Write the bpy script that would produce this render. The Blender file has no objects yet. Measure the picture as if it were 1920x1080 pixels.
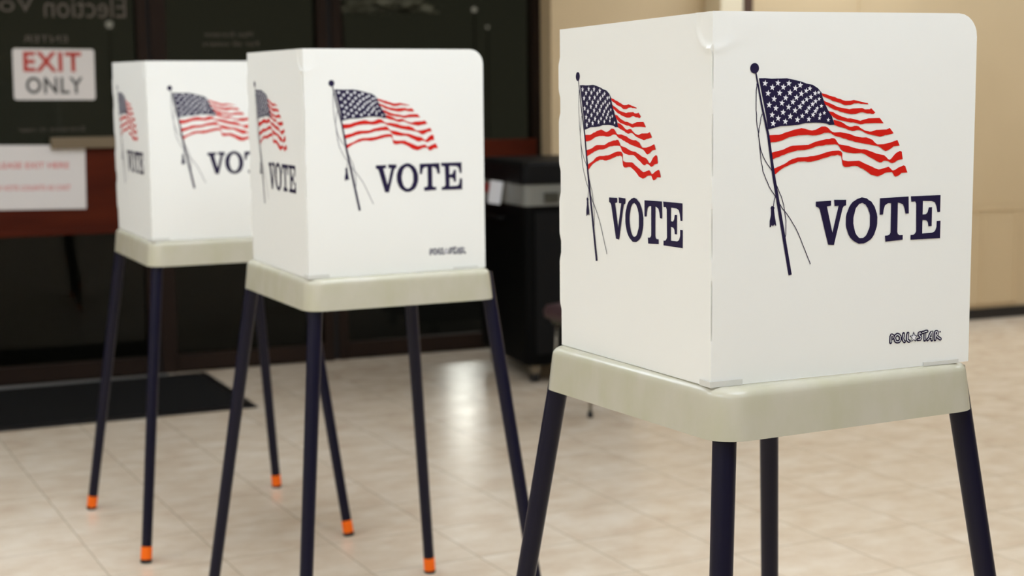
import bpy, bmesh, math, random
from mathutils import Vector, Matrix
from mathutils.geometry import tessellate_polygon
random.seed(4)
C = bpy.context.scene
PI = math.pi

# ---------------------------------------------------------------- camera, world, exposure
CAM_H = 1.3412
cam_data = bpy.data.cameras.new('camera')
cam = bpy.data.objects.new('camera', cam_data)
C.collection.objects.link(cam)
C.camera = cam
cam.matrix_world = (Matrix.Translation((0, 0, CAM_H)) @ Matrix.Rotation(PI/2 - 0.12431, 4, 'X')
                    @ Matrix.Rotation(-0.01059, 4, 'Z'))
cam_data.sensor_width = 36.0
cam_data.lens = 2919.0/1920*36.0
cam_data.clip_start = 0.05
cam_data.dof.use_dof = True
cam_data.dof.focus_distance = 2.25
cam_data.dof.aperture_fstop = 4.6

world = bpy.data.worlds.new('night')
C.world = world
world.use_nodes = True
world.node_tree.nodes['Background'].inputs[0].default_value = (0.93, 0.95, 0.68, 1)
world.node_tree.nodes['Background'].inputs[1].default_value = 0.07
C.view_settings.view_transform = 'Standard'
C.view_settings.look = 'None'
C.view_settings.exposure = 0.0
C.view_settings.gamma = 1.0
C.view_settings.use_curve_mapping = False

# the room's own frame: x runs along the glazed wall, y points out through the glass
WALL_O = Vector((-1.23, 7.68, 0)); WALL_A = math.radians(23)
ROOM = Matrix.Translation(WALL_O) @ Matrix.Rotation(WALL_A, 4, 'Z')
CEIL = 2.9

# ceiling light positions in the room frame and their strength
LIGHT_SPOTS = [(3.0,-0.95),(5.6,-1.2),(-1.5,-2.5),(-3.1,-3.9),(-0.5,-4.5),(-0.5,-6.3),(2.9,-4.8),(-3.1,-6.2),(-3.0,-8.7),(0.1,-8.7)]
LIGHT_POWER = 7.5

# ---------------------------------------------------------------- materials
def srgb(r, g, b):
    f = lambda c: (c/255/12.92) if c/255 <= 0.04045 else ((c/255+0.055)/1.055)**2.4
    return (f(r), f(g), f(b), 1)
def mat(name, col, rough=0.5, metal=0.0, spec=0.5, noise=None, bump=0.0, bscale=60, emit=None):
    m = bpy.data.materials.new(name); m.use_nodes = True
    nt = m.node_tree; N = nt.nodes; L = nt.links
    b = N['Principled BSDF']
    b.inputs['Base Color'].default_value = col
    b.inputs['Roughness'].default_value = rough
    b.inputs['Metallic'].default_value = metal
    b.inputs['Specular IOR Level'].default_value = spec
    tc = N.new('ShaderNodeTexCoord')
    if noise:
        col2, scale, stretch = noise
        mp = N.new('ShaderNodeMapping'); mp.inputs['Scale'].default_value = stretch
        nz = N.new('ShaderNodeTexNoise'); nz.inputs['Scale'].default_value = scale
        nz.inputs['Detail'].default_value = 5
        cr = N.new('ShaderNodeValToRGB')
        cr.color_ramp.elements[0].position = 0.35; cr.color_ramp.elements[1].position = 0.65
        cr.color_ramp.elements[0].color = col; cr.color_ramp.elements[1].color = col2
        L.new(tc.outputs['Object'], mp.inputs[0]); L.new(mp.outputs[0], nz.inputs['Vector'])
        L.new(nz.outputs['Fac'], cr.inputs[0]); L.new(cr.outputs[0], b.inputs['Base Color'])
    if bump:
        n2 = N.new('ShaderNodeTexNoise'); n2.inputs['Scale'].default_value = bscale
        bp = N.new('ShaderNodeBump'); bp.inputs['Strength'].default_value = bump
        bp.inputs['Distance'].default_value = 0.002
        L.new(tc.outputs['Object'], n2.inputs['Vector'])
        L.new(n2.outputs['Fac'], bp.inputs['Height']); L.new(bp.outputs[0], b.inputs['Normal'])
    if emit:
        b.inputs['Emission Color'].default_value = emit[0]
        b.inputs['Emission Strength'].default_value = emit[1]
    return m

M = {}
M['sheet'] = mat('white_sheet_plastic', srgb(238, 238, 233), 0.42, bump=0.10, bscale=14)
M['sheet_edge'] = mat('sheet_fold', srgb(240, 240, 236), 0.35)
M['navy_ink'] = mat('navy_ink', srgb(31, 23, 58), 0.5, spec=0.2)
M['red_ink'] = mat('red_ink', srgb(205, 24, 10), 0.5, spec=0.25)
M['white_ink'] = mat('white_ink', srgb(236, 236, 240), 0.45)
M['tray'] = mat('cream_moulded_plastic', srgb(190, 185, 168), 0.26,
                noise=(srgb(183, 179, 156), 9.0, (2, 2, 1.0)), bump=0.15, bscale=40)
M['slot'] = mat('grey_slot_plastic', srgb(212, 211, 204), 0.5)
M['leg'] = mat('navy_painted_tube', srgb(12, 11, 34), 0.32, spec=0.25)
M['cap'] = mat('orange_rubber', srgb(255, 112, 6), 0.5, spec=0.3)
M['foot'] = mat('black_rubber', srgb(22, 20, 22), 0.6)
M['tan'] = mat('tan_wall_paint', srgb(210, 187, 149), 0.6, noise=(srgb(205, 182, 144), 1.5, (1, 1, 1)))
M['tan_panel'] = mat('tan_panel_paint', srgb(206, 183, 145), 0.6)
M['cream'] = mat('cream_trim_paint', srgb(234, 221, 192), 0.5)
M['brown_trim'] = mat('brown_trim_paint', srgb(82, 60, 46), 0.5)
M['wall_plain'] = mat('room_wall_paint', srgb(205, 196, 178), 0.7)
M['ceiling'] = mat('ceiling_tile', srgb(225, 222, 214), 0.8)
M['black_base'] = mat('black_vinyl_base', srgb(16, 13, 14), 0.4)
M['bronze'] = mat('dark_bronze_frame', srgb(40, 28, 21), 0.6, spec=0.12, noise=(srgb(34, 24, 18), 3, (1, 1, 1)))
M['bronze_olive'] = mat('olive_bronze_frame', srgb(58, 49, 33), 0.5)
M['gasket'] = mat('black_gasket', srgb(16, 10, 8), 0.7)
M['bar'] = mat('worn_brass_bar', srgb(118, 102, 78), 0.45, metal=0.2)
M['alu'] = mat('aluminium', srgb(150, 148, 144), 0.4, metal=0.6)
M['redwood'] = mat('red_brown_wood', srgb(82, 29, 10), 0.55, spec=0.1, noise=(srgb(70, 23, 8), 4, (0.6, 4, 4)))
M['mat'] = mat('black_ribbed_mat', srgb(20, 19, 18), 0.9, spec=0.2, bump=0.4, bscale=200)
M['paper'] = mat('white_paper', srgb(226, 220, 215), 0.6)
M['sign_red'] = mat('sign_red', srgb(186, 52, 34), 0.6)
M['sign_pink'] = mat('sign_pale_red', srgb(214, 96, 92), 0.6)
M['sign_black'] = mat('sign_black', srgb(52, 50, 48), 0.6)
M['decal'] = mat('frosted_lettering', srgb(92, 84, 76), 0.6, spec=0.2)
M['black_plastic'] = mat('black_plastic', srgb(4, 4, 4), 0.6, spec=0.08)
M['black_lid'] = mat('black_lid_plastic', srgb(14, 14, 15), 0.55, spec=0.15)
M['grey_band'] = mat('grey_plastic_band', srgb(122, 122, 116), 0.45)
M['latch'] = mat('dark_grey_latch', srgb(66, 66, 58), 0.4, metal=0.4)
M['steel'] = mat('dull_steel', srgb(128, 120, 106), 0.35, metal=0.8)
M['cushion'] = mat('brown_vinyl', srgb(66, 46, 48), 0.5)
M['red_tag'] = mat('red_tag', srgb(160, 62, 58), 0.6)
M['asphalt'] = mat('asphalt', srgb(33, 33, 30), 0.9, spec=0.1)
M['bark'] = mat('bark', srgb(70, 58, 48), 0.9)
M['leaf'] = mat('leaf', srgb(196, 196, 184), 0.7)

def glow(name, col, s):
    m = bpy.data.materials.new(name); m.use_nodes = True
    nt = m.node_tree; nt.nodes.clear()
    e = nt.nodes.new('ShaderNodeEmission'); o = nt.nodes.new('ShaderNodeOutputMaterial')
    e.inputs[0].default_value = col; e.inputs[1].default_value = s
    nt.links.new(e.outputs[0], o.inputs[0]); return m
M['diffuser'] = glow('lit_diffuser', (0.92, 1.0, 1.10, 1), LIGHT_POWER)
M['lamp_glow'] = glow('lit_lamp_glass', (0.97, 0.97, 1.0, 1), 75.0)
M['lamp_leaf_fill'] = glow('lit_leaf_fill', (1.0, 0.93, 0.84, 1), 260.0)  # for the added lamp that brightens the leaves
M['globe_dim'] = glow('dim_globe_glass', (1.0, 0.93, 0.82, 1), 0.9)

def glass_material():
    m = bpy.data.materials.new('dark_tinted_glass'); m.use_nodes = True
    nt = m.node_tree; N = nt.nodes; L = nt.links; N.clear()
    o = N.new('ShaderNodeOutputMaterial'); mx = N.new('ShaderNodeMixShader')
    t = N.new('ShaderNodeBsdfTransparent'); t.inputs[0].default_value = (0.42, 0.425, 0.40, 1)
    g = N.new('ShaderNodeBsdfGlossy'); g.inputs['Roughness'].default_value = 0.03
    g.inputs[0].default_value = (0.9, 0.9, 0.86, 1)
    fr = N.new('ShaderNodeFresnel'); fr.inputs['IOR'].default_value = 1.28
    L.new(fr.outputs[0], mx.inputs[0]); L.new(t.outputs[0], mx.inputs[1]); L.new(g.outputs[0], mx.inputs[2])
    L.new(mx.outputs[0], o.inputs[0]); return m
M['glass'] = glass_material()

def floor_material():
    m = bpy.data.materials.new('travertine_floor_tiles'); m.use_nodes = True
    nt = m.node_tree; N = nt.nodes; L = nt.links
    b = N['Principled BSDF']
    tc = N.new('ShaderNodeTexCoord'); mp = N.new('ShaderNodeMapping')
    mp.inputs['Rotation'].default_value = (0, 0, -math.radians(26.5))
    mp.inputs['Location'].default_value = (-0.213, -0.005, 0)
    br = N.new('ShaderNodeTexBrick'); br.offset = 0; br.squash = 1
    br.inputs['Scale'].default_value = 1; br.inputs['Brick Width'].default_value = 0.3325
    br.inputs['Row Height'].default_value = 0.3325; br.inputs['Mortar Size'].default_value = 0.0022
    br.inputs['Mortar Smooth'].default_value = 0.2
    br.inputs['Color1'].default_value = (0.42, 0.42, 0.42, 1); br.inputs['Color2'].default_value = (0.58, 0.58, 0.58, 1)
    L.new(tc.outputs['Object'], mp.inputs[0]); L.new(mp.outputs[0], br.inputs['Vector'])
    # soft stone clouds, stretched a little one way
    m2 = N.new('ShaderNodeMapping'); m2.inputs['Scale'].default_value = (1, 1.4, 1)
    nz = N.new('ShaderNodeTexNoise'); nz.inputs['Scale'].default_value = 7.0; nz.inputs['Detail'].default_value = 6
    nz.inputs['Roughness'].default_value = 0.6
    # every tile shifts the stone pattern
    ad = N.new('ShaderNodeVectorMath'); ad.operation = 'MULTIPLY_ADD'
    ad.inputs[1].default_value = (13, 7, 5)
    L.new(br.outputs['Color'], ad.inputs[0]); L.new(mp.outputs[0], ad.inputs[2])
    L.new(ad.outputs[0], m2.inputs[0]); L.new(m2.outputs[0], nz.inputs['Vector'])
    cr = N.new('ShaderNodeValToRGB'); e = cr.color_ramp.elements
    e[0].position = 0.30; e[0].color = srgb(207, 186, 162)
    e[1].position = 0.72; e[1].color = srgb(228, 215, 196)
    k = e.new(0.5); k.color = srgb(218, 201, 178)
    L.new(nz.outputs['Fac'], cr.inputs[0])
    mx = N.new('ShaderNodeMix'); mx.data_type = 'RGBA'; mx.blend_type = 'MIX'
    mx.inputs[7].default_value = srgb(156, 138, 114)
    mf = N.new('ShaderNodeMath'); mf.operation = 'MULTIPLY'; mf.inputs[1].default_value = 0.7
    L.new(br.outputs['Fac'], mf.inputs[0]); L.new(mf.outputs[0], mx.inputs[0]); L.new(cr.outputs[0], mx.inputs[6])
    L.new(mx.outputs[2], b.inputs['Base Color'])
    rr = N.new('ShaderNodeMapRange'); rr.inputs[3].default_value = 0.16; rr.inputs[4].default_value = 0.30
    L.new(nz.outputs['Fac'], rr.inputs[0]); L.new(rr.outputs[0], b.inputs['Roughness'])
    bp = N.new('ShaderNodeBump'); bp.inputs['Strength'].default_value = 0.15; bp.inputs['Distance'].default_value = 0.002
    bp.invert = True
    L.new(br.outputs['Fac'], bp.inputs['Height']); L.new(bp.outputs[0], b.inputs['Normal'])
    b.inputs['Specular IOR Level'].default_value = 0.45
    return m
M['floor'] = floor_material()

# ---------------------------------------------------------------- helpers
def obj(name, bm, m, parent=None, smooth=False, mw=None):
    me = bpy.data.meshes.new(name)
    bmesh.ops.recalc_face_normals(bm, faces=bm.faces)
    bm.to_mesh(me); bm.free()
    for mm in (m if isinstance(m, (list, tuple)) else [m]): me.materials.append(mm)
    if smooth:
        for p in me.polygons: p.use_smooth = True
    o = bpy.data.objects.new(name, me); C.collection.objects.link(o)
    if parent: o.parent = parent
    if mw is not None: o.matrix_world = mw
    return o
def empty(name, mw):
    o = bpy.data.objects.new(name, None); C.collection.objects.link(o)
    o.empty_display_size = 0.1; o.matrix_world = mw; return o
def tag(o, label=None, cat=None, group=None, kind=None):
    if label: o['label'] = label
    if cat: o['category'] = cat
    if group: o['group'] = group
    if kind: o['kind'] = kind
    return o
def box(bm, x0, x1, y0, y1, z0, z1, bev=0.0):
    v = [bm.verts.new(p) for p in ((x0,y0,z0),(x1,y0,z0),(x1,y1,z0),(x0,y1,z0),(x0,y0,z1),(x1,y0,z1),(x1,y1,z1),(x0,y1,z1))]
    fs = [bm.faces.new([v[i] for i in q]) for q in ((0,1,2,3),(4,5,6,7),(0,1,5,4),(1,2,6,5),(2,3,7,6),(3,0,4,7))]
    if bev:
        es = {e for f in fs for e in f.edges}
        bmesh.ops.recalc_face_normals(bm, faces=fs)
        bmesh.ops.bevel(bm, geom=list(es), offset=bev, segments=2, affect='EDGES', profile=0.6)
    return bm
def bx(*a, bev=0.0):
    return box(bmesh.new(), *a, bev=bev)
def tube(bm, pts, rads, seg=16, caps=True):
    pts = [Vector(p) for p in pts]; rings = []
    for i, p in enumerate(pts):
        d = (pts[min(i+1, len(pts)-1)] - pts[max(i-1, 0)]).normalized()
        a = Vector((1, 0, 0)) if abs(d.x) < 0.8 else Vector((0, 1, 0))
        s = d.cross(a).normalized(); t = d.cross(s)
        r = rads[i] if isinstance(rads, (list, tuple)) else rads
        rings.append([bm.verts.new(p + (s*math.cos(2*PI*k/seg) + t*math.sin(2*PI*k/seg))*r) for k in range(seg)])
    for a, b in zip(rings, rings[1:]):
        for k in range(seg): bm.faces.new((a[k], a[(k+1) % seg], b[(k+1) % seg], b[k]))
    if caps: bm.faces.new(rings[0]); bm.faces.new(rings[-1])
    return bm
def rrect(x0, x1, y0, y1, r, n=7):
    out = []
    for cx, cy, a0 in ((x1-r, y1-r, 0), (x0+r, y1-r, 90), (x0+r, y0+r, 180), (x1-r, y0+r, 270)):
        for k in range(n+1):
            a = math.radians(a0 + 90*k/n); out.append((cx + r*math.cos(a), cy + r*math.sin(a)))
    return out
def loft(bm, rings, cap0=True, cap1=True):
    R = [[bm.verts.new(p) for p in r] for r in rings]
    n = len(R[0])
    for a, b in zip(R, R[1:]):
        for k in range(n): bm.faces.new((a[k], a[(k+1) % n], b[(k+1) % n], b[k]))
    if cap0: bm.faces.new(R[0])
    if cap1: bm.faces.new(R[-1])
    return bm
def soft(o, ang=35):
    for p in o.data.polygons: p.use_smooth = True
    md = o.modifiers.new('edge_split', 'EDGE_SPLIT'); md.split_angle = math.radians(ang)
    return o
def letters(name, text, x0, x1, z0, z1, y, m, parent, bold=0.0, mirror=False, mw=None, space=1.0):
    """flat lettering fitted into a rectangle of the x-z plane"""
    cu = bpy.data.curves.new(name, 'FONT'); cu.body = text; cu.offset = bold; cu.space_character = space; cu.resolution_u = 3
    t = bpy.data.objects.new(name + '_src', cu); C.collection.objects.link(t)
    bpy.context.view_layer.update()
    me0 = bpy.data.meshes.new_from_object(t.evaluated_get(bpy.context.evaluated_depsgraph_get()))
    bpy.data.objects.remove(t); 
    bm = bmesh.new(); bm.from_mesh(me0); bpy.data.meshes.remove(me0)
    xs = [v.co.x for v in bm.verts]; ys = [v.co.y for v in bm.verts]
    ax, bx_, ay, by = min(xs), max(xs), min(ys), max(ys)
    for v in bm.verts:
        u = (v.co.x-ax)/(bx_-ax); w = (v.co.y-ay)/(by-ay)
        if mirror: u = 1-u
        v.co = Vector((x0+(x1-x0)*u, y, z0+(z1-z0)*w))
    return obj(name, bm, m, parent, mw=mw)

# flat ink shapes lying on a panel: (u, z) outlines in tenths of a millimetre
def fill(bm, loops, place, mi=0):
    polys = [[Vector((x, z, 0)) for x, z in lp] for lp in loops]
    flat = [p for lp in polys for p in lp]
    vs = [bm.verts.new(place(p.x/10000, p.y/10000)) for p in flat]
    for t in tessellate_polygon(polys):
        try:
            f = bm.faces.new([vs[i] for i in t]); f.material_index = mi
        except ValueError: pass
def stroke(bm, pts, w, place, mi=0, w2=None):
    P = [Vector((x/10000, z/10000)) for x, z in pts]; rows = []
    for i, p in enumerate(P):
        d = (P[min(i+1, len(P)-1)] - P[max(i-1, 0)])
        if d.length < 1e-9: continue
        d.normalize(); n = Vector((-d.y, d.x))
        ww = w if w2 is None else w + (w2-w)*i/(len(P)-1)
        rows.append((bm.verts.new(place(*(p+n*ww/2))), bm.verts.new(place(*(p-n*ww/2)))))
    for a, b in zip(rows, rows[1:]):
        f = bm.faces.new((a[0], b[0], b[1], a[1])); f.material_index = mi
def disc(bm, c, r, place, mi=0, n=24, rz=None):
    f = bm.faces.new([bm.verts.new(place(c[0]/10000 + r*math.cos(2*PI*k/n), c[1]/10000 + (rz or r)*math.sin(2*PI*k/n))) for k in range(n)])
    f.material_index = mi

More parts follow.
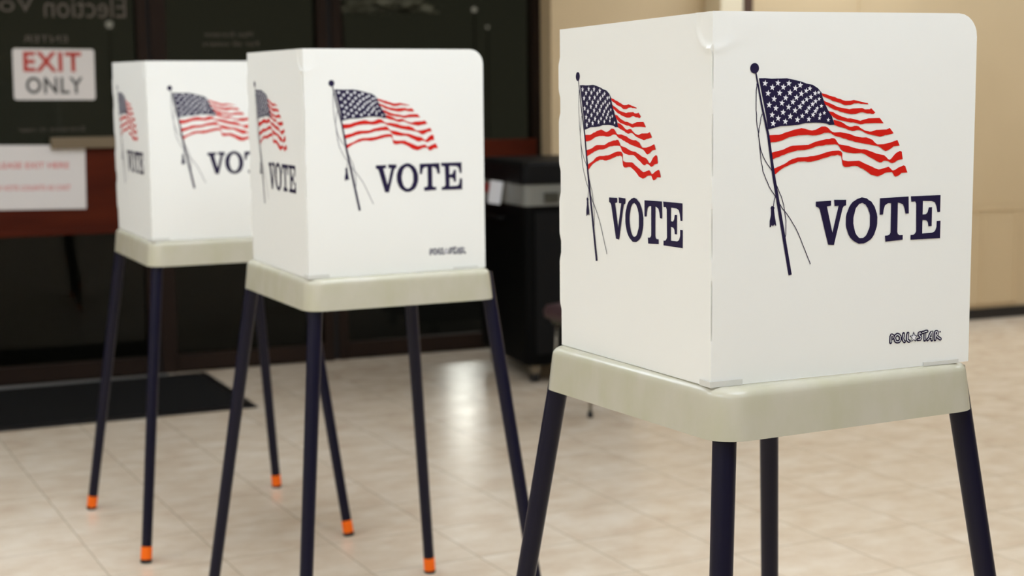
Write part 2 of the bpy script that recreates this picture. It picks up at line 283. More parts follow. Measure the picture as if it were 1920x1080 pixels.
ART = {'canton':[(740,4286),(840,4287),(940,4279),(1070,4280),(1200,4282),(1310,4263),(1440,4235),(1530,4206),(1630,4188),(1720,4139),(1780,4079),(1800,4010),(1840,3920),(1900,3821),(1960,3742),(2010,3622),(1970,3622),(1920,3621),(1870,3641),(1810,3650),(1700,3658),(1610,3657),(1520,3656),(1410,3635),(1250,3623),(1100,3621),(1010,3600),(900,3578),(860,3788),(800,4037)],'stars':[(840,4217),(1050,4220),(1230,4212),(1420,4185),(1580,4137),(960,4159),(1140,4161),(1340,4144),(1520,4106),(1670,4068),(1730,4079),(890,4078),(1080,4080),(1250,4083),(1440,4065),(990,3999),(1180,4012),(1360,4014),(1530,3986),(1600,4017),(1740,3989),(910,3918),(1120,3941),(1300,3953),(1470,3946),(1630,3918),(1680,3958),(1020,3870),(1230,3882),(1420,3885),(1570,3867),(1710,3859),(1780,3889),(960,3779),(1140,3811),(1340,3834),(1530,3816),(1680,3818),(1060,3730),(1260,3753),(1460,3755),(1640,3768),(1760,3769),(1830,3790),(980,3659),(1180,3682),(1380,3704),(1570,3707),(1750,3719),(1900,3691)],'stripes':[[(1780,4069),(1820,4060),(1870,4051),(1920,4031),(1960,4022),(2010,4012),(2050,3993),(2100,3984),(2150,3964),(2190,3955),(2240,3955),(2280,3956),(2330,3967),(2380,3957),(2420,3948),(2470,3938),(2510,3929),(2550,3919),(2570,3920),(2590,3900),(2490,3909),(2460,3908),(2420,3918),(2380,3917),(2340,3917),(2310,3906),(2280,3896),(2250,3896),(2220,3895),(2180,3895),(2150,3904),(2110,3924),(2080,3933),(2040,3943),(2000,3952),(1960,3962),(1930,3981),(1900,3991),(1870,4001),(1840,4010),(1820,4020),(1800,4030)],[(1820,3970),(1850,3950),(1910,3931),(1960,3912),(2010,3892),(2050,3873),(2100,3864),(2150,3854),(2210,3845),(2260,3836),(2320,3846),(2370,3847),(2420,3848),(2480,3849),(2530,3829),(2570,3830),(2610,3830),(2630,3840),(2640,3841),(2710,3781),(2680,3761),(2650,3761),(2620,3770),(2570,3770),(2530,3779),(2490,3789),(2450,3788),(2410,3778),(2370,3767),(2330,3767),(2290,3766),(2240,3775),(2190,3785),(2150,3794),(2100,3804),(2060,3823),(2010,3832),(1960,3852),(1920,3871),(1890,3891),(1860,3901),(1840,3910)],[(1870,3831),(1920,3811),(1980,3802),(2030,3773),(2080,3753),(2130,3734),(2170,3725),(2230,3705),(2280,3706),(2330,3697),(2370,3687),(2410,3678),(2450,3668),(2490,3679),(2540,3689),(2590,3700),(2660,3701),(2730,3702),(2790,3702),(2860,3623),(2710,3631),(2670,3631),(2620,3630),(2570,3630),(2530,3629),(2490,3619),(2450,3618),(2410,3628),(2380,3637),(2330,3647),(2290,3646),(2240,3655),(2200,3665),(2150,3674),(2100,3684),(2060,3693),(2020,3713),(1980,3732),(1960,3752),(1940,3762),(1930,3781),(1920,3791)],[(1990,3692),(2030,3683),(2080,3673),(2130,3654),(2170,3635),(2220,3605),(2270,3586),(2310,3586),(2350,3597),(2390,3597),(2430,3588),(2450,3568),(2490,3549),(2530,3529),(2570,3520),(2620,3510),(2650,3511),(2690,3521),(2730,3532),(2780,3532),(2830,3533),(2870,3534),(2910,3534),(2940,3544),(2970,3555),(3040,3476),(2920,3454),(2890,3454),(2850,3443),(2800,3433),(2760,3442),(2710,3451),(2660,3461),(2620,3470),(2580,3480),(2550,3489),(2510,3509),(2470,3528),(2430,3538),(2390,3537),(2350,3527),(2310,3526),(2280,3536),(2240,3545),(2200,3565),(2160,3574),(2120,3584),(2080,3593),(2050,3603),(2030,3613),(2010,3612)],[(900,3498),(950,3499),(1010,3500),(1080,3500),(1130,3511),(1190,3532),(1250,3543),(1320,3564),(1390,3574),(1450,3585),(1510,3576),(1570,3557),(1630,3548),(1690,3558),(1740,3579),(1790,3600),(1820,3600),(1850,3600),(1880,3591),(1910,3571),(1940,3542),(1970,3522),(2010,3512),(2060,3513),(2110,3514),(2160,3504),(2210,3495),(2270,3486),(2320,3466),(2380,3447),(2430,3438),(2490,3429),(2560,3430),(2620,3410),(2670,3391),(2710,3351),(2760,3322),(2810,3323),(2870,3324),(2920,3334),(2990,3345),(3060,3366),(3110,3377),(3150,3297),(3040,3286),(3010,3265),(2950,3235),(2900,3224),(2860,3243),(2820,3273),(2780,3292),(2740,3302),(2690,3311),(2640,3321),(2590,3330),(2530,3339),(2480,3349),(2430,3358),(2370,3367),(2320,3386),(2260,3396),(2210,3415),(2160,3424),(2110,3444),(2060,3453),(2020,3463),(1980,3482),(1950,3502),(1900,3511),(1840,3510),(1770,3489),(1700,3478),(1630,3478),(1550,3487),(1480,3486),(1400,3485),(1320,3474),(1250,3463),(1190,3442),(1130,3421),(1080,3410),(1020,3400),(960,3399),(910,3388)],[(940,3249),(980,3259),(1040,3270),(1100,3281),(1150,3291),(1200,3312),(1260,3333),(1310,3343),(1360,3344),(1410,3345),(1460,3345),(1510,3346),(1570,3347),(1630,3368),(1690,3388),(1750,3399),(1810,3410),(1870,3421),(1930,3421),(1960,3432),(1990,3432),(2020,3423),(2040,3403),(2060,3373),(2090,3343),(2130,3334),(2190,3325),(2250,3316),(2310,3296),(2380,3277),(2430,3268),(2480,3259),(2530,3259),(2570,3250),(2630,3230),(2690,3211),(2740,3192),(2790,3182),(2840,3173),(2880,3164),(2920,3134),(2950,3105),(2980,3095),(3010,3115),(3040,3146),(3070,3176),(3100,3196),(3130,3207),(3150,3217),(3170,3217),(3180,3208),(3190,3208),(3210,3098),(3130,3087),(3100,3076),(3070,3056),(3020,3045),(2990,3055),(2950,3075),(2910,3084),(2870,3084),(2840,3063),(2800,3063),(2750,3082),(2700,3111),(2650,3131),(2590,3160),(2540,3189),(2480,3209),(2440,3208),(2390,3207),(2340,3207),(2280,3216),(2220,3225),(2160,3244),(2120,3274),(2100,3304),(2070,3333),(2020,3343),(1980,3342),(1930,3341),(1870,3341),(1810,3330),(1750,3329),(1690,3318),(1630,3298),(1570,3287),(1510,3276),(1450,3275),(1390,3274),(1340,3264),(1290,3253),(1230,3242),(1180,3222),(1130,3211),(1080,3190),(1030,3180),(980,3159),(950,3149)],[(990,3029),(1030,3040),(1090,3061),(1150,3081),(1200,3102),(1250,3133),(1300,3153),(1350,3164),(1390,3174),(1440,3175),(1490,3176),(1550,3177),(1610,3187),(1670,3188),(1730,3199),(1790,3210),(1860,3231),(1920,3241),(1980,3252),(2020,3253),(2060,3253),(2090,3253),(2120,3244),(2130,3234),(2150,3214),(2150,3174),(2150,3144),(2160,3114),(2200,3105),(2250,3096),(2300,3096),(2350,3097),(2390,3097),(2440,3098),(2490,3079),(2530,3059),(2580,3040),(2630,3020),(2680,3001),(2720,2982),(2750,2972),(2780,2962),(2810,2963),(2860,2973),(2910,2984),(2960,2995),(2990,2975),(3010,2955),(3040,2936),(3070,2946),(3100,2956),(3130,2977),(3170,2987),(3200,2998),(3230,3008),(3250,2998),(3260,2999),(3260,2989),(3300,2899),(3190,2898),(3170,2877),(3130,2857),(3090,2846),(3060,2866),(3040,2896),(3020,2915),(2980,2915),(2930,2914),(2890,2904),(2850,2883),(2810,2873),(2770,2862),(2730,2872),(2690,2881),(2650,2891),(2610,2920),(2560,2950),(2510,2979),(2460,2998),(2420,3018),(2370,3027),(2320,3026),(2270,3016),(2230,3015),(2200,3015),(2180,3025),(2160,3044),(2150,3084),(2140,3134),(2130,3174),(2100,3184),(2070,3193),(2020,3183),(1960,3182),(1890,3161),(1820,3150),(1750,3129),(1680,3118),(1620,3107),(1560,3107),(1510,3116),(1460,3115),(1400,3115),(1340,3094),(1280,3083),(1230,3062),(1170,3042),(1130,3021),(1080,2990),(1040,2960),(1010,2940)]],'pole':[(690,4365),(800,3877),(900,3508),(1000,2919),(1290,1513)],'ropes':[[(710,4216),(710,4176),(700,4126),(700,4066),(700,3996),(700,3926),(700,3846),(710,3776),(710,3706),(720,3626),(740,3546),(750,3466),(760,3386),(770,3296),(780,3217),(790,3137),(810,3067),(820,2997),(850,2938),(870,2888),(900,2838),(920,2788),(960,2729),(1000,2679),(1030,2640)],[(800,3797),(780,3747),(770,3666),(750,3596),(750,3546),(740,3506),(750,3466),(760,3416),(770,3356),(780,3307),(800,3257),(820,3207),(850,3158),(890,3098),(940,3039),(970,2999)],[(1020,2850),(1040,2810),(1070,2750),(1100,2681),(1130,2631),(1150,2571),(1170,2512),(1180,2452),(1190,2402),(1200,2342),(1210,2292),(1210,2252),(1210,2202),(1210,2142),(1210,2092),(1200,2052)],[(1080,2550),(1110,2521),(1150,2461),(1200,2412),(1240,2363),(1280,2313),(1320,2254),(1370,2184),(1420,2095),(1460,2015),(1500,1926),(1540,1846),(1570,1777),(1600,1717),(1620,1677),(1630,1648)],[(1030,2640),(1010,2580),(1000,2499)]],'tassel':[(970,2509),(1000,2499),(1020,2480),(1010,2460),(1020,2380),(1050,2230),(1040,2220),(1020,2250),(1010,2220),(1000,2239),(990,2219),(970,2239),(960,2209),(940,2209),(940,2299),(960,2379),(960,2459),(950,2479)],'ball':(670,4425),'V':[(1710,2539),(1970,2542),(1970,2472),(1900,2461),(2000,2082),(2100,2464),(2030,2463),(2020,2553),(2230,2545),(2230,2465),(2190,2455),(2170,2425),(2030,1903),(1930,1911),(1780,2419),(1760,2449),(1710,2469)],'O':[[(2500,2569),(2550,2559),(2590,2550),(2630,2520),(2670,2501),(2700,2461),(2730,2422),(2750,2372),(2770,2322),(2780,2272),(2780,2222),(2780,2172),(2770,2122),(2750,2072),(2730,2022),(2700,1981),(2670,1951),(2630,1930),(2590,1910),(2550,1899),(2510,1899),(2460,1898),(2420,1918),(2380,1937),(2340,1967),(2310,1996),(2280,2036),(2260,2086),(2240,2135),(2230,2185),(2230,2235),(2230,2295),(2240,2345),(2260,2386),(2280,2436),(2310,2476),(2340,2507),(2380,2527),(2420,2548),(2460,2558)],[(2510,2489),(2530,2479),(2550,2469),(2570,2460),(2590,2430),(2610,2410),(2620,2380),(2640,2341),(2650,2301),(2650,2271),(2650,2221),(2650,2191),(2650,2151),(2640,2111),(2620,2080),(2610,2050),(2590,2020),(2570,2000),(2550,1989),(2530,1979),(2510,1979),(2480,1979),(2460,1988),(2440,2008),(2420,2028),(2400,2057),(2390,2087),(2380,2117),(2370,2157),(2360,2197),(2360,2237),(2360,2277),(2370,2317),(2380,2347),(2390,2387),(2400,2417),(2420,2438),(2440,2458),(2460,2478),(2480,2479)]],'T':[(2820,2543),(3330,2549),(3340,2300),(3280,2299),(3260,2379),(3230,2438),(3180,2458),(3140,2467),(3140,2037),(3150,2007),(3180,1988),(3240,1988),(3240,1918),(2930,1904),(2920,1994),(2970,1995),(3000,2005),(3020,2035),(3020,2465),(2960,2465),(2910,2434),(2890,2374),(2880,2304),(2820,2303)],'E':[(3370,2550),(3910,2547),(3910,2297),(3860,2296),(3840,2386),(3810,2446),(3750,2465),(3590,2473),(3590,2273),(3650,2274),(3680,2304),(3700,2374),(3760,2375),(3760,2095),(3700,2094),(3690,2154),(3660,2184),(3590,2193),(3590,1993),(3770,1995),(3820,2016),(3850,2076),(3850,2166),(3920,2167),(3920,1907),(3380,1910),(3380,1980),(3430,1981),(3460,2001),(3480,2031),(3470,2441),(3450,2471),(3380,2470)],'logo':[[(3060,406),(3060,426),(3060,466),(3060,496),(3070,506),(3070,516),(3080,516),(3080,516),(3090,506),(3100,506),(3100,496),(3100,486),(3100,476),(3100,476),(3090,466),(3090,466)],[(3230,458),(3230,448),(3230,438),(3230,428),(3220,418),(3220,418),(3210,408),(3200,408),(3190,408),(3180,408),(3170,407),(3170,407),(3160,417),(3150,417),(3140,427),(3140,437),(3140,447),(3130,457),(3130,467),(3130,467),(3130,477),(3140,487),(3140,497),(3150,507),(3160,507),(3160,507),(3170,517),(3180,518),(3190,508),(3200,508),(3210,508),(3210,498),(3220,488),(3230,488),(3230,478),(3230,458),(3230,458)],[(3290,519),(3290,489),(3280,459),(3280,439),(3290,419),(3290,409),(3290,409),(3300,409),(3310,399),(3310,399)],[(3370,520),(3360,490),(3360,460),(3360,430),(3360,420),(3370,410),(3380,410),(3380,400),(3400,400),(3400,400)],[(3610,493),(3600,503),(3590,513),(3580,513),(3580,503),(3570,503),(3570,493),(3570,483),(3580,473),(3590,463),(3590,463),(3600,453),(3610,443),(3610,433),(3600,423),(3600,413),(3580,413),(3570,413),(3550,412)],[(3630,513),(3660,514),(3690,524),(3720,524)],[(3680,494),(3680,464),(3680,424),(3680,394)],[(3730,395),(3740,405),(3760,425),(3770,455),(3780,475),(3800,505),(3810,516),(3810,476),(3810,426),(3810,386)],[(3780,425),(3780,425),(3800,425),(3810,426)],[(3870,386),(3870,416),(3870,456),(3870,486),(3870,496),(3880,507),(3890,507),(3900,507),(3910,497),(3910,487),(3910,477),(3910,467),(3910,457),(3900,457),(3890,457),(3890,447),(3910,427),(3940,407),(3970,388)]],'lstar':[(3470,541),(3500,482),(3550,472),(3510,442),(3520,382),(3470,411),(3430,381),(3440,441),(3390,480),(3450,481)],'lreg':(3960,498)}


# ---------------------------------------------------------------- the setting
floor_bm = bmesh.new()
fv = [floor_bm.verts.new((ROOM @ Vector(p)).to_tuple()) for p in ((-4.2,-12.2,0),(7.2,-12.2,0),(7.2,0.10,0),(-4.2,0.10,0))]
floor_bm.faces.new(fv)
tag(obj('floor', floor_bm, M['floor']), kind='structure')
tag(obj('ceiling', bx(-4.2, 7.2, -12.2, 0.2, CEIL, CEIL+0.1), M['ceiling'], mw=ROOM), kind='structure')
tag(obj('wall_left', bx(-4.3, -4.2, -12.2, 0.2, 0, CEIL), M['wall_plain'], mw=ROOM), kind='structure')
tag(obj('wall_right', bx(7.2, 7.3, -12.2, 0.2, 0, CEIL), M['wall_plain'], mw=ROOM), kind='structure')
tag(obj('wall_rear', bx(-4.3, 7.3, -12.3, -12.2, 0, CEIL), M['wall_plain'], mw=ROOM), kind='structure')
# tan wall right of the glazing: a pier, a cream trim board, then the stepped-back wall
wb = bmesh.new()
box(wb, 1.515, 2.665, -0.13, 0.15, 0, CEIL)
tag(obj('wall_pier', wb, M['tan'], mw=ROOM), kind='structure')
tag(obj('wall_back', bx(2.618, 7.2, -0.31, 0.15, 0, CEIL), M['tan'], mw=ROOM), kind='structure')
tag(obj('trim_1', bx(2.425, 2.566, -0.30, -0.1301, 0, CEIL, bev=0.006), M['cream'], mw=ROOM), kind='structure')
tag(obj('trim_2', bx(2.568, 2.6178, -0.306, -0.1302, 0, CEIL), M['brown_trim'], mw=ROOM), kind='structure')
tag(obj('trim_3', bx(3.29, 3.325, -0.318, -0.3101, 0.066, CEIL), M['tan_panel'], mw=ROOM), kind='structure')
tag(obj('baseboard_back', bx(2.62, 7.2, -0.325, -0.3101, 0, 0.065, bev=0.003), M['black_base'], mw=ROOM), kind='structure')
tag(obj('baseboard_pier', bx(1.52, 2.42, -0.145, -0.1301, 0, 0.065, bev=0.003), M['black_base'], mw=ROOM), kind='structure')
# low raised panel on the tan wall
ap = empty('access_panel', ROOM @ Matrix.Translation((4.0, -0.3105, 0.09)))
tag(ap, 'low tan panel with a raised frame set against the tan wall above the black baseboard', 'panel')
pb = bmesh.new(); box(pb, -0.45, 0.45, -0.010, 0, 0, 0.58, bev=0.003)
obj('panel_board', pb, M['tan_panel'], ap)
fb = bmesh.new()
box(fb, -0.45, 0.45, -0.0135, -0.0101, 0.545, 0.58, bev=0.004)
box(fb, 0.415, 0.45, -0.0135, -0.0101, 0, 0.544, bev=0.004)
box(fb, -0.45, -0.415, -0.0135, -0.0101, 0, 0.544, bev=0.004)
box(fb, 0.165, 0.20, -0.0135, -0.0101, 0, 0.544, bev=0.004)
obj('panel_frame', fb, M['tan_panel'], ap)

# glazed wall: dark bronze mullions, panes, kick rails
def mullion(n, s0, s1, split=None):
    b = bmesh.new()
    if split:
        box(b, s0, split[0], -0.0, 0.10, 0, CEIL, bev=0.003)
        box(b, split[1], s1, 0.012, 0.10, 0, CEIL, bev=0.003)
    else: box(b, s0, s1, 0, 0.10, 0, CEIL, bev=0.003)
    o = tag(obj('trim_%d' % n, b, M['bronze'], mw=ROOM), kind='structure')
    if split:
        obj('gasket', bx(split[0], split[1], 0.03, 0.10, 0, CEIL), M['gasket'], o)
    return o
mullion(4, -0.574, -0.437, (-0.53, -0.512))
mullion(5, 0.309, 0.432, (0.352, 0.385))
mullion(6, -1.585, -1.46)
mullion(7, -2.62, -2.50)
mullion(8, 1.478, 1.5145)
tag(obj('trim_9', bx(-4.2, 1.51, 0.005, 0.095, 2.45, CEIL), M['bronze'], mw=ROOM), kind='structure')
def pane(name, s0, s1):
    w = empty(name, ROOM @ Matrix.Translation(((s0+s1)/2, 0, 0)))
    tag(w, kind='structure'); h = (s1-s0)/2
    obj('glass_pane', bx(-h, h, 0.048, 0.054, 0.088, 2.45), M['glass'], w)
    k = bmesh.new(); box(k, -h, h, 0.0, 0.09, 0.012, 0.088, bev=0.004); box(k, -h, h, 0.03, 0.09, 0, 0.0119)
    obj('kick_rail', k, M['bronze'], w)
    return w
w3 = pane('window_3', -4.2, -2.62); w4 = pane('window_4', -2.50, -1.585)
d1 = pane('door_1', -1.46, -0.574)
w1 = pane('window_1', -0.437, 0.309); w2 = pane('window_2', 0.432, 1.478)
# push bar of the exit door (room x -1.0 .. -0.58)
b = bx(-1.0+1.017, -0.58+1.017, -0.062, -0.03, 1.108, 1.160, bev=0.005)
obj('push_bar', b, M['bar'], d1)
b = bmesh.new(); box(b, -0.95+1.017, -0.92+1.017, -0.0301, 0.045, 1.12, 1.145); box(b, -0.66+1.017, -0.63+1.017, -0.0301, 0.045, 1.12, 1.145)
obj('bar_bracket', b, M['bronze'], d1)
# faint lettering on the outside of the panes, seen from behind
def decal(parent, ox, text, s0, s1, z0, z1):
    letters('lettering', text, s0-ox, s1-ox, z0, z1, 0.0472, M['decal'], parent, mirror=True)
decal(d1, -1.017, 'Election', -0.99, -0.615, 1.715, 1.815)
decal(d1, -1.017, 'Voting', -1.40, -1.03, 1.715, 1.815)
decal(d1, -1.017, 'ENTER', -1.09, -0.89, 1.60, 1.632)
decal(d1, -1.017, 'Entrance in rear', -1.13, -0.83, 1.188, 1.208)
decal(w1, -0.064, 'Main Entrance', -0.245, -0.01, 1.63, 1.652)
decal(w1, -0.064, 'For all voters', -0.255, 0.02, 1.585, 1.607)
# threshold strip
tag(obj('trim_10', bx(-2.6, -0.50, -0.075, -0.02, 0, 0.008, bev=0.002), M['alu'], mw=ROOM), kind='structure')

# outside: dark ground, a tree and lamps
gb = bmesh.new(); gb.faces.new([gb.verts.new(p) for p in ((-12, 0.16, -0.02), (14, 0.16, -0.02), (14, 24, -0.02), (-12, 24, -0.02))])
tag(obj('ground', gb, M['asphalt'], mw=ROOM), kind='structure')
def post_lamp(x, y, z_globe, r, label, m):
    p = Vector((x, y, z_globe))
    e = empty('post_lamp', Matrix.Translation((p.x, p.y, -0.02)))
    tag(e, label, 'lamp', 'globe lamps outside the windows')
    z = p.z+0.02
    obj('pole', tube(bmesh.new(), [(0,0,0),(0,0,0.05),(0,0,0.051),(0,0,z-r*0.9)], [0.05,0.05,0.008,0.005], 12), M['black_plastic'], e, True)
    g = bmesh.new(); bmesh.ops.create_uvsphere(g, u_segments=20, v_segments=12, radius=r)
    bmesh.ops.translate(g, verts=g.verts, vec=(0, 0, z))
    obj('globe', g, m, e, True)
post_lamp(-3.211, 12.67, 1.924, 0.030, 'small pale globe lamp glowing behind the glass door, above the exit only sign', M['globe_dim'])
post_lamp(-0.235, 10.652, 1.905, 0.018, 'tiny dim globe lamp seen through the glass at the top, above the middle booth', M['globe_dim'])
post_lamp(-0.196, 14.183, 1.935, 0.014, 'tiny dim globe lamp seen through the glass right of the middle booth', M['globe_dim'])
bl = Vector((-0.419, 13.103, 1.36))  # unseen lamp added behind the middle booth to put glare on the floor
e = empty('glare_lamp', Matrix.Translation((bl.x, bl.y, -0.02)))
tag(e, 'bright unseen lamp added outside for the glare mirrored on the floor tiles beside the black cart', 'lamp')
obj('post', tube(bmesh.new(), [(0,0,0),(0,0,1.16)], 0.08, 16), M['black_plastic'], e, True)
obj('lamp_head', tube(bmesh.new(), [(0,0,1.161),(0,0,1.50)], 0.10, 16), M['lamp_glow'], e, True)
obj('lamp_cap', tube(bmesh.new(), [(0,0,1.501),(0,0,1.54)], [0.12, 0.09], 16), M['black_plastic'], e, True)
# unseen lamp added outside above the glazing to brighten the tree leaves
e = empty('leaf_fill_lamp', ROOM @ Matrix.Translation((1.0, 0.16, 2.70)))
tag(e, 'round unseen lamp added outside above the dark glass wall to brighten the leaves', 'lamp')
obj('lamp_base', tube(bmesh.new(), [(0,-0.055,0),(0,0,0)], 0.10, 20), M['black_plastic'], e)
g = bmesh.new(); bmesh.ops.create_uvsphere(g, u_segments=20, v_segments=12, radius=0.09); bmesh.ops.translate(g, verts=g.verts, vec=(0, 0.08, 0))
obj('lamp_bulb', g, M['lamp_leaf_fill'], e, True)
# tree outside
tp = Vector((-0.766, 10.356, 1.957))
tr = empty('tree', Matrix.Translation((tp.x, tp.y, -0.02)))
tag(tr, 'pale leafed tree outside, its lowest leaves hanging into view at the top of the glass', 'tree')
obj('trunk', tube(bmesh.new(), [(-0.42,0.5,0),(-0.41,0.5,1.0),(-0.42,0.4,2.0),(-0.3,0.3,3.0)], [0.075,0.065,0.055,0.04], 10), M['bark'], tr, True)
lb = bmesh.new()
for k in range(900):
    cx, cz = random.choice([(-0.25,0),(-0.05,0.02),(0.08,0.0),(0.5,0.12),(0.3,0.3),(-0.3,0.4),(0,0.5)])
    c = Vector((cx+random.gauss(0,0.10), random.gauss(0,0.25), 1.90+cz+abs(random.gauss(0,0.08))))
    r = random.uniform(0.014, 0.03); R = Matrix.Rotation(random.uniform(0, PI), 3, 'Z') @ Matrix.Rotation(random.uniform(0, PI), 3, 'X')
    q = [c + R @ Vector(v)*r for v in ((-1.6,0,0),(0,-0.7,0.1),(1.6,0,0),(0,0.7,0.1))]
    lb.faces.new([lb.verts.new(v) for v in q])
obj('foliage', lb, M['leaf'], tr)

# ceiling lights
for i, (s, y) in enumerate(LIGHT_SPOTS):
    e = empty('ceiling_light', ROOM @ Matrix.Translation((s, y, CEIL-0.03)))
    tag(e, 'recessed square white ceiling light panel above the polling room', 'ceiling light', 'ceiling light panels')
    fr = bmesh.new()
    for a in ((-0.62,0.62,-0.62,-0.6),(-0.62,0.62,0.6,0.62),(-0.62,-0.6,-0.5999,0.5999),(0.6,0.62,-0.5999,0.5999)): box(fr, *a, 0, 0.029)
    obj('light_frame', fr, M['ceiling'], e)
    obj('diffuser', bx(-0.598, 0.598, -0.598, 0.598, 0.004, 0.024), M['diffuser'], e)

# ---------------------------------------------------------------- things along the glass
b = bmesh.new(); box(b, -4.19, 1.476, -0.028, -0.0005, 0.705, 1.105, bev=0.004)
o = tag(obj('wooden_rail', b, M['redwood'], mw=ROOM), 'wide red-brown wooden board running along the dark glass wall', 'board')
obj('lower_lip', bx(-4.19, 1.476, -0.040, -0.0281, 0.705, 0.735, bev=0.004), M['redwood'], o)

s = empty('exit_sign', ROOM @ Matrix.Translation((-0.957, 0.046, 1.452)) @ Matrix.Rotation(math.radians(0.6), 4, 'Y'))
tag(s, 'white sign reading EXIT ONLY taped on the dark glass at the left', 'sign')
pl = bmesh.new(); loft(pl, [[(x, y, z) for x, z in rrect(-0.184, 0.184, -0.118, 0.118, 0.012, 3)] for y in (-0.003, 0)])
obj('sign_board', pl, M['paper'], s)
letters('exit_lettering', 'EXIT', -0.138, 0.124, 0.012, 0.104, -0.0036, M['sign_red'], s, bold=0.03, space=1.12)
letters('only_lettering', 'ONLY', -0.130, 0.128, -0.090, -0.012, -0.0036, M['sign_black'], s, bold=0.02, space=1.1)

s = empty('paper_notice', ROOM @ Matrix.Translation((-1.085, -0.0295, 0.978)) @ Matrix.Rotation(math.radians(1.2), 4, 'Y'))
tag(s, 'white paper notice with two lines of pale red print on the wooden board', 'notice')
obj('notice_sheet', bx(-0.245, 0.240, -0.0012, 0, -0.149, 0.149), M['paper'], s)
letters('notice_heading', 'PLEASE EXIT HERE', -0.175, 0.165, 0.042, 0.070, -0.0018, M['sign_pink'], s, bold=0.01)
letters('notice_line', 'YOUR VOTE COUNTS AS CAST', -0.215, 0.170, -0.060, -0.036, -0.0018, M['sign_pink'], s, bold=0.01)

# black mat by the door
mm = Matrix.Translation((-1.101, 6.644, 0)) @ Matrix.Rotation(math.radians(24.6), 4, 'Z')
o = empty('floor_mat', mm)
tag(o, 'long black floor mat lying on the tiles before the glass door', 'mat')
obj('mat_border', loft(bmesh.new(), [[(x, y, z) for x, y in rrect(-3.0+i, -i, i, 0.965-i, 0.01, 3)] for i, z in ((0, 0.001), (0.008, 0.006), (0.03, 0.0075))]), M['black_base'], o)
rb = bmesh.new()
for k in range(44): box(rb, -2.95, -0.05, 0.05+k*0.0197, 0.05+k*0.0197+0.012, 0.0076, 0.0100)
obj('mat_ribs', rb, M['mat'], o)

# black ballot cart
cm = Matrix.Translation((0.062, 7.10, 0)) @ Matrix.Rotation(math.radians(18.5), 4, 'Z')
e = empty('ballot_cart', cm)
tag(e, 'tall black ballot cart with grey band on casters standing against the back wall', 'cart')
W_, D_ = 0.55, 0.70
obj('cart_body', loft(bmesh.new(), [[(x, y, z) for x, y in rrect(i, W_-i, i, D_-i, 0.03, 4)] for i, z in ((0.01, 0.085), (0, 0.095), (0, 0.828))]), M['black_plastic'], e, False)
obj('cart_band', loft(bmesh.new(), [[(x, y, z) for x, y in rrect(-0.006, W_+0.006, -0.006, D_+0.006, 0.03, 4)] for z in (0.829, 0.926)]), M['grey_band'], e)
obj('cart_lid', loft(bmesh.new(), [[(x, y, z) for x, y in rrect(i, W_-i, i, D_-i, 0.03, 4)] for i, z in ((-0.012, 0.927), (-0.012, 1.015), (0.0, 1.03))]), M['black_lid'], e)
obj('latch', bx(0.09, 0.16, -0.022, -0.0061, 0.845, 0.89, bev=0.004), M['latch'], e)
obj('door_seam', bx(0.05, 0.50, -0.004, -0.0001, 0.14, 0.80, bev=0.002), M['black_lid'], e)
obj('side_handle', tube(bmesh.new(), [(-0.001,0.25,0.76),(-0.035,0.25,0.76),(-0.035,0.45,0.76),(-0.001,0.45,0.76)], 0.008, 8), M['black_lid'], e, True)
for cx, cy in ((0.06, 0.06), (W_-0.06, 0.06), (0.06, D_-0.06), (W_-0.06, D_-0.06)):
    cs = obj('caster', bx(cx-0.022, cx+0.022, cy-0.03, cy+0.02, 0.045, 0.0849, bev=0.003), M['steel'], e)
    wv = bmesh.new(); tube(wv, [(cx-0.014, cy+0.005, 0.034), (cx+0.014, cy+0.005, 0.034)], 0.034, 18)
    obj('wheel', wv, M['foot'], cs)
t = Matrix(cm) @ Matrix.Translation((-0.0135, 0.27, 0.928)) @ Matrix.Rotation(math.radians(9), 4, 'Y')
tg = obj('paper_tag', bx(-0.062, 0, -0.001, 0.001, -0.108, 0), M['white_ink'], mw=t)
tag(tg, 'white paper tag hanging tilted from the side of the black cart', 'tag')
t = Matrix(cm) @ Matrix.Translation((-0.0125, 0.52, 0.91))
tag(obj('red_tag', bx(-0.002, 0, -0.06, 0.06, -0.045, 0), M['red_tag'], mw=t), 'small dull red tag on the side of the black cart, beside the white tag', 'tag')

# stool with a brown cushion behind the nearest booth
st = empty('padded_stool', Matrix.Translation((0.365, 6.555, 0)) @ Matrix.Rotation(math.radians(32), 4, 'Z'))
tag(st, 'low stool with brown padded seat and thin metal legs, half hidden behind the nearest booth', 'stool')
obj('cushion', loft(bmesh.new(), [[(x, y, z) for x, y in rrect(-h, h, -h, h, 0.04, 5)] for h, z in ((0.160,0.382),(0.175,0.39),(0.18,0.415),(0.17,0.44),(0.135,0.45))]), M['cushion'], st, True)
obj('seat_plate', loft(bmesh.new(), [[(x, y, z) for x, y in rrect(-h, h, -h, h, 0.03, 4)] for h, z in ((0.15,0.362),(0.155,0.3819))]), M['latch'], st)
for sx in (-1, 1):
    for sy in (-1, 1):
        lg = obj('leg', tube(bmesh.new(), [(sx*0.1415, sy*0.1415, 0.012), (sx*0.125, sy*0.125, 0.3618)], 0.0065, 10), M['steel'], st, True)
        obj('foot_cap', tube(bmesh.new(), [(sx*0.1415, sy*0.1415, 0), (sx*0.1405, sy*0.1405, 0.025)], 0.012, 10), M['foot'], lg, True)

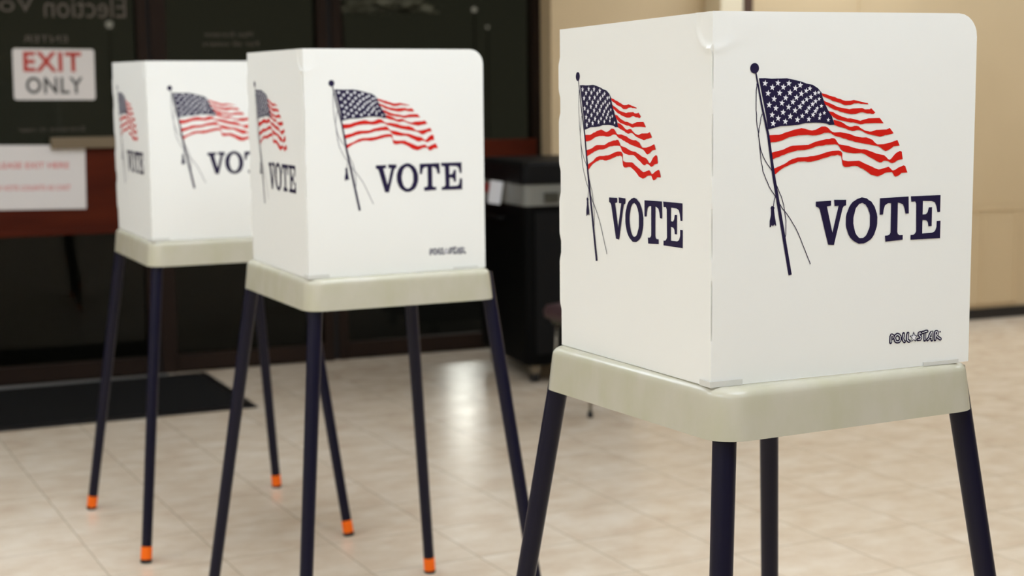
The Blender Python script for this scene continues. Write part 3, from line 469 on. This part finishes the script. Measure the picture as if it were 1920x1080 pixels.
# ---------------------------------------------------------------- voting booths
ZT, HP = 0.9272, 0.52
WP, DP = 0.451, 0.4687
OV, WT, DT, SK, FL = 0.0163, 0.4492, 0.5051, 0.072, 0.0067
CX, CY = (WT-OV)/2, (DT-OV)/2
FX, FY, GX, GY = 0.31205, 0.33978, 0.21988, 0.23334
LEGS = {'N': (-1,-1,0.00972,0.00028,0.0133,0.00633), 'R': (1,-1,0.0148,0.01217,0.00924,-0.00154),
        'L': (-1,1,0.00126,0.00434,-0.01521,0.00745), 'K': (1,1,-0.00383,0.00811,-0.01115,-0.00265)}
def make_booth(x, y, a, pa, wa, du, dv, tu, tv, label, seed):
    rnd = random.Random(seed)
    ca, sa = math.cos(a), math.sin(a)
    root = empty('voting_booth', Matrix.Translation((x+CX*ca-CY*sa, y+CX*sa+CY*ca, 0)) @ Matrix.Rotation(a, 4, 'Z'))
    tag(root, label, 'voting booth', 'white voting booths in a row')
    def Lc(u, v, z):      # booth frame: u along the front-right face, v along the left one
        return Vector((u-CX, v-CY, z + (tu*(u-CX)+tv*(v-CY))*min(z/ZT, 1)))
    # tabletop: hollow moulded shell with a flared skirt
    def ring(off, z, rad=0.046):
        return [Lc(px, py, ZT+z) for px, py in rrect(-OV-off, WT+off, -OV-off, DT+off, rad, 8)]
    R = [ring(-0.010, -0.012, 0.036), ring(FL-0.004, -SK, 0.044), ring(FL, -SK), ring(FL*0.3, -0.019), ring(0.0012, -0.0125), ring(0.0002, -0.0085),
         ring(-0.0022, -0.0048), ring(-0.0055, -0.0022), ring(-0.0095, -0.0006), ring(-0.014, 0), ring(-0.03, -0.0005, 0.03)]
    tb = bmesh.new(); loft(tb, R)
    top = soft(obj('tabletop', tb, M['tray'], root), 40)
    aL, aR = PI/2+wa, pa
    # grey upright tabs that hold the foot of the screen
    def on(l, ang, off):
        return Vector((du + l*math.cos(ang) + off*math.sin(ang), dv + l*math.sin(ang) - off*math.cos(ang)))
    def screen_tab(inner, outer, h):
        sl = bmesh.new()
        A = [[sl.verts.new(Lc(p.x, p.y, ZT+z)) for p in (a, b) for z in (0.0003, h)] for a, b in zip(inner, outer)]
        for r0, r1 in zip(A, A[1:]):
            for i, j in ((0, 1), (1, 3), (3, 2), (2, 0)): sl.faces.new((r0[i], r0[j], r1[j], r1[i]))
        for e_ in (A[0], A[-1]): sl.faces.new([e_[i] for i in (0, 1, 3, 2)])
        obj('screen_tab', sl, M['slot'], top)
    screen_tab([on(0.365, aR, 0.0012), on(0.43, aR, 0.0012)], [on(0.365, aR, 0.0027), on(0.43, aR, 0.0027)], 0.0062)
    nA = Vector((math.sin(aR), -math.cos(aR))); nB_ = Vector((-math.sin(aL), math.cos(aL)))*-1
    kA = on(0, aR, 0.0012) + Vector((-math.cos(aR), -math.sin(aR)))*0.0012
    kB = on(0, aR, 0.0027) + Vector((-math.cos(aR), -math.sin(aR)))*0.0027
    screen_tab([on(0.026, aL, -0.0012), kA, on(0.050, aR, 0.0012)], [on(0.026, aL, -0.0027), kB, on(0.050, aR, 0.0027)], 0.0085)
    # privacy screen: one folded sheet of three panels, outer free corners rounded
    TH = 0.0035; RC = 0.034
    plan = []      # (u, v, outward normal, fold weight, distance to free end)
    cR, sR = math.cos(aR), math.sin(aR); cL, sL = math.cos(aL), math.sin(aL)
    A0 = Vector((du, dv)); dR = Vector((cR, sR)); dL = Vector((cL, sL))
    nR = Vector((sR, -cR)); nL = Vector((-sL, cL)); nB = -nR
    C0 = A0 + dL*DP
    ends = [0, 0.0012, 0.003, 0.006, 0.010, 0.016, 0.024, 0.034]
    runR = sorted({round(WP-e_, 5) for e_ in ends} | {0.0016, 0.004, 0.007, 0.011, 0.016, 0.021, 0.026, 0.032, 0.04, 0.08, 0.14, 0.20, 0.26, 0.32, 0.38}, reverse=True)
    for l in runR: plan.append((A0 + dR*l, nR, 0.0, WP-l, l))
    plan.append((A0 + nR*0 + (dR+dL)*0.0006, (nR+nL).normalized(), 1.0, 1, 0))
    for l in (0.0016, 0.003, 0.006, 0.010, 0.014, 0.018, 0.022, 0.026, 0.030, 0.034, 0.038, 0.042, 0.047, 0.055, 0.08, 0.14, 0.20, 0.26, 0.32, 0.38, 0.43, 0.455, DP-0.004): plan.append((A0 + dL*l, nL, 0.0, 1, l))
    plan.append((C0, (nL+nB).normalized(), 1.6, 1, 0))
    for l in sorted(WP-v for v in runR): pass
    for l in sorted({0.004, 0.012, 0.03, 0.08, 0.14, 0.20, 0.26, 0.32, 0.38} | {round(WP-e_, 5) for e_ in ends}): plan.append((C0 + dR*l, nB, 0.0, WP-l, l))
    cuts = [0.0, 0.155, 0.30, 0.345, 0.46, 0.50]
    NZ = 104
    def fold(z, k):        # folded edge is slit in stretches: slits sit in, bridges bulge out
        for lo, hi in ((0.06, 0.155), (0.175, 0.255), (0.29, 0.385), (0.41, 0.475)):
            if lo < z < hi: return min(1, (z-lo)/0.012, (hi-z)/0.012)
        return 0.0
    ph = rnd.uniform(0, 6)
    verts = {}
    pb_ = bmesh.new()
    grid = []
    for (pt, n, fw, de, l) in plan:
        zmax = HP if de >= RC else HP - RC + math.sqrt(max(RC*RC-(RC-de)**2, 0))
        col = []
        for k in range(NZ+1):
            z = 0.0006 + (zmax-0.0006)*k/NZ
            wob = 0.0003*math.sin(9*z+ph+l*7)*min(l*8, 1) + (0 if fw == 0 else (0.0006-0.0036*fold(z, k) if fw == 1.0 else -0.0012+0.0026*fold(z, k)))
            if fw == 0 and l < 0.06 and n is not nB:      # crescent dents where the sheet was bent at the fold
                dd = math.hypot(l-0.004, z-0.505)
                wob += 0.0032*math.exp(-((dd-0.036)/0.0035)**2)*(1.0 if n is nL else 0.35)
            q = pt + n*wob
            q2 = pt + n*(wob-TH)
            col.append((pb_.verts.new(Lc(q.x, q.y, ZT+z)), pb_.verts.new(Lc(q2.x, q2.y, ZT+z))))
        grid.append(col)
    for c0, c1 in zip(grid, grid[1:]):
        for k in range(NZ):
            pb_.faces.new((c0[k][0], c1[k][0], c1[k+1][0], c0[k+1][0]))
            pb_.faces.new((c0[k][1], c0[k+1][1], c1[k+1][1], c1[k][1]))
        pb_.faces.new((c0[0][0], c0[0][1], c1[0][1], c1[0][0]))
        pb_.faces.new((c0[NZ][0], c1[NZ][0], c1[NZ][1], c0[NZ][1]))
    for c in (grid[0], grid[-1]):
        for k in range(NZ): pb_.faces.new((c[k][0], c[k+1][0], c[k+1][1], c[k][1]))
    scr = soft(obj('privacy_screen', pb_, M['sheet'], root), 50)
    # prints on the two faces
    def prints(place):
        def pl(h): return lambda u, z: place(u, z, h)
        k = bmesh.new()
        fill(k, [ART['canton']], pl(0.0005), 0)
        for q in ART['stripes']: fill(k, [q], pl(0.0005), 1)
        for (su, sz) in ART['stars']:
            r = 0.0048 if su < 1450 else (0.0041 if su < 1700 else 0.0033)
            pts = []
            for j in range(10):
                rr = r if j % 2 == 0 else r*0.42
                an = PI/2 + j*PI/5 - 0.12
                pts.append((su+rr*10000*math.cos(an), sz+rr*10000*math.sin(an)))
            fill(k, [pts], pl(0.0008), 2)
        obj('flag_print', k, [M['navy_ink'], M['red_ink'], M['white_ink']], scr)
        k = bmesh.new()
        disc(k, ART['ball'], 0.0072, pl(0.0005))
        stroke(k, ART['pole'], 0.0022, pl(0.0006), 0, 0.0056)
        for r_ in ART['ropes']: stroke(k, r_, 0.0012, pl(0.0005))
        fill(k, [ART['tassel']], pl(0.0005))
        obj('flagpole_print', k, M['navy_ink'], scr)
        k = bmesh.new()
        for q in ('V', 'T', 'E'): fill(k, [ART[q]], pl(0.0005))
        O_, I_ = ART['O']; n = len(O_)
        vo = [k.verts.new(place(p[0]/10000, p[1]/10000, 0.0005)) for p in O_]; vi = [k.verts.new(place(p[0]/10000, p[1]/10000, 0.0005)) for p in I_]
        for j in range(n): k.faces.new((vo[j], vo[(j+1) % n], vi[(j+1) % n], vi[j]))
        obj('vote_lettering', k, M['navy_ink'], scr)
        return pl
    pl = prints(lambda u, z, h: Lc(*(A0 + dR*u + nR*h), ZT+z))
    k = bmesh.new()
    for q in ART['logo']:
        stroke(k, q, 0.0052, pl(0.0005), 0)
        for c_ in (q[0], q[-1]): disc(k, c_, 0.0026, pl(0.0005), 0, 10)
    for q in ART['logo']: stroke(k, q, 0.0011, pl(0.0008), 1)
    fill(k, [ART['lstar']], pl(0.0009), 0)
    cu = sum(p[0] for p in ART['lstar'])/10; cz = sum(p[1] for p in ART['lstar'])/10
    fill(k, [[(cu+(p[0]-cu)*0.66, cz+(p[1]-cz)*0.66) for p in ART['lstar']]], pl(0.0011), 1)
    disc(k, ART['lreg'], 0.0014, pl(0.0005), 0, 10)
    obj('maker_logo', k, [M['navy_ink'], M['white_ink']], scr)
    prints(lambda u, z, h: Lc(*(C0 - dL*u + nL*h), ZT+z))
    # four splayed legs with orange sleeves and black feet
    for n in 'NRLK':
        su, sv, a0, a1, b0, b1 = LEGS[n]
        g = Lc(CX+su*GX+a0, CY+sv*GY+a1, ZT-SK); f = Vector((su*FX+b0, sv*FY+b1, 0))
        d = (g-f); L_ = d.length; dn = d/L_
        topp = f + d*((ZT-0.0135)/(ZT-SK))
        rt, rbm = 0.0172, 0.0150
        lg = obj('leg', tube(bmesh.new(), [f+dn*0.048, g, topp], [rbm, rt, rt], 24), M['leg'], root)
        soft(lg, 40)
        soft(obj('orange_sleeve', tube(bmesh.new(), [f+dn*0.0105, f+dn*0.0478], [rbm+0.0012, rbm+0.0012], 24), M['cap'], lg), 40)
        soft(obj('rubber_foot', tube(bmesh.new(), [f+Vector((0,0,0.0005)), f+dn*0.0104], [rbm+0.0008, rbm+0.0015], 24), M['foot'], lg), 40)
    return root
make_booth(0.29611, 2.13203, 0.4718, -0.05938, -0.04127, -0.01172, 0.01963, 0.00239, -0.01294,
           'nearest and largest white voting booth, sharp in focus at the right', 1)
make_booth(-0.4513, 3.51866, 0.45285, 0.0304, -0.02107, -0.00975, 0.00672, -0.00085, 0.00608,
           'middle white voting booth, between the nearest booth and the farthest one', 2)
make_booth(-1.03532, 4.5054, 0.44593, 0.0, 0.0011, -0.00727, 0.00239, -0.00107, 0.01142,
           'farthest white voting booth at the left, partly hidden by the middle booth', 3)
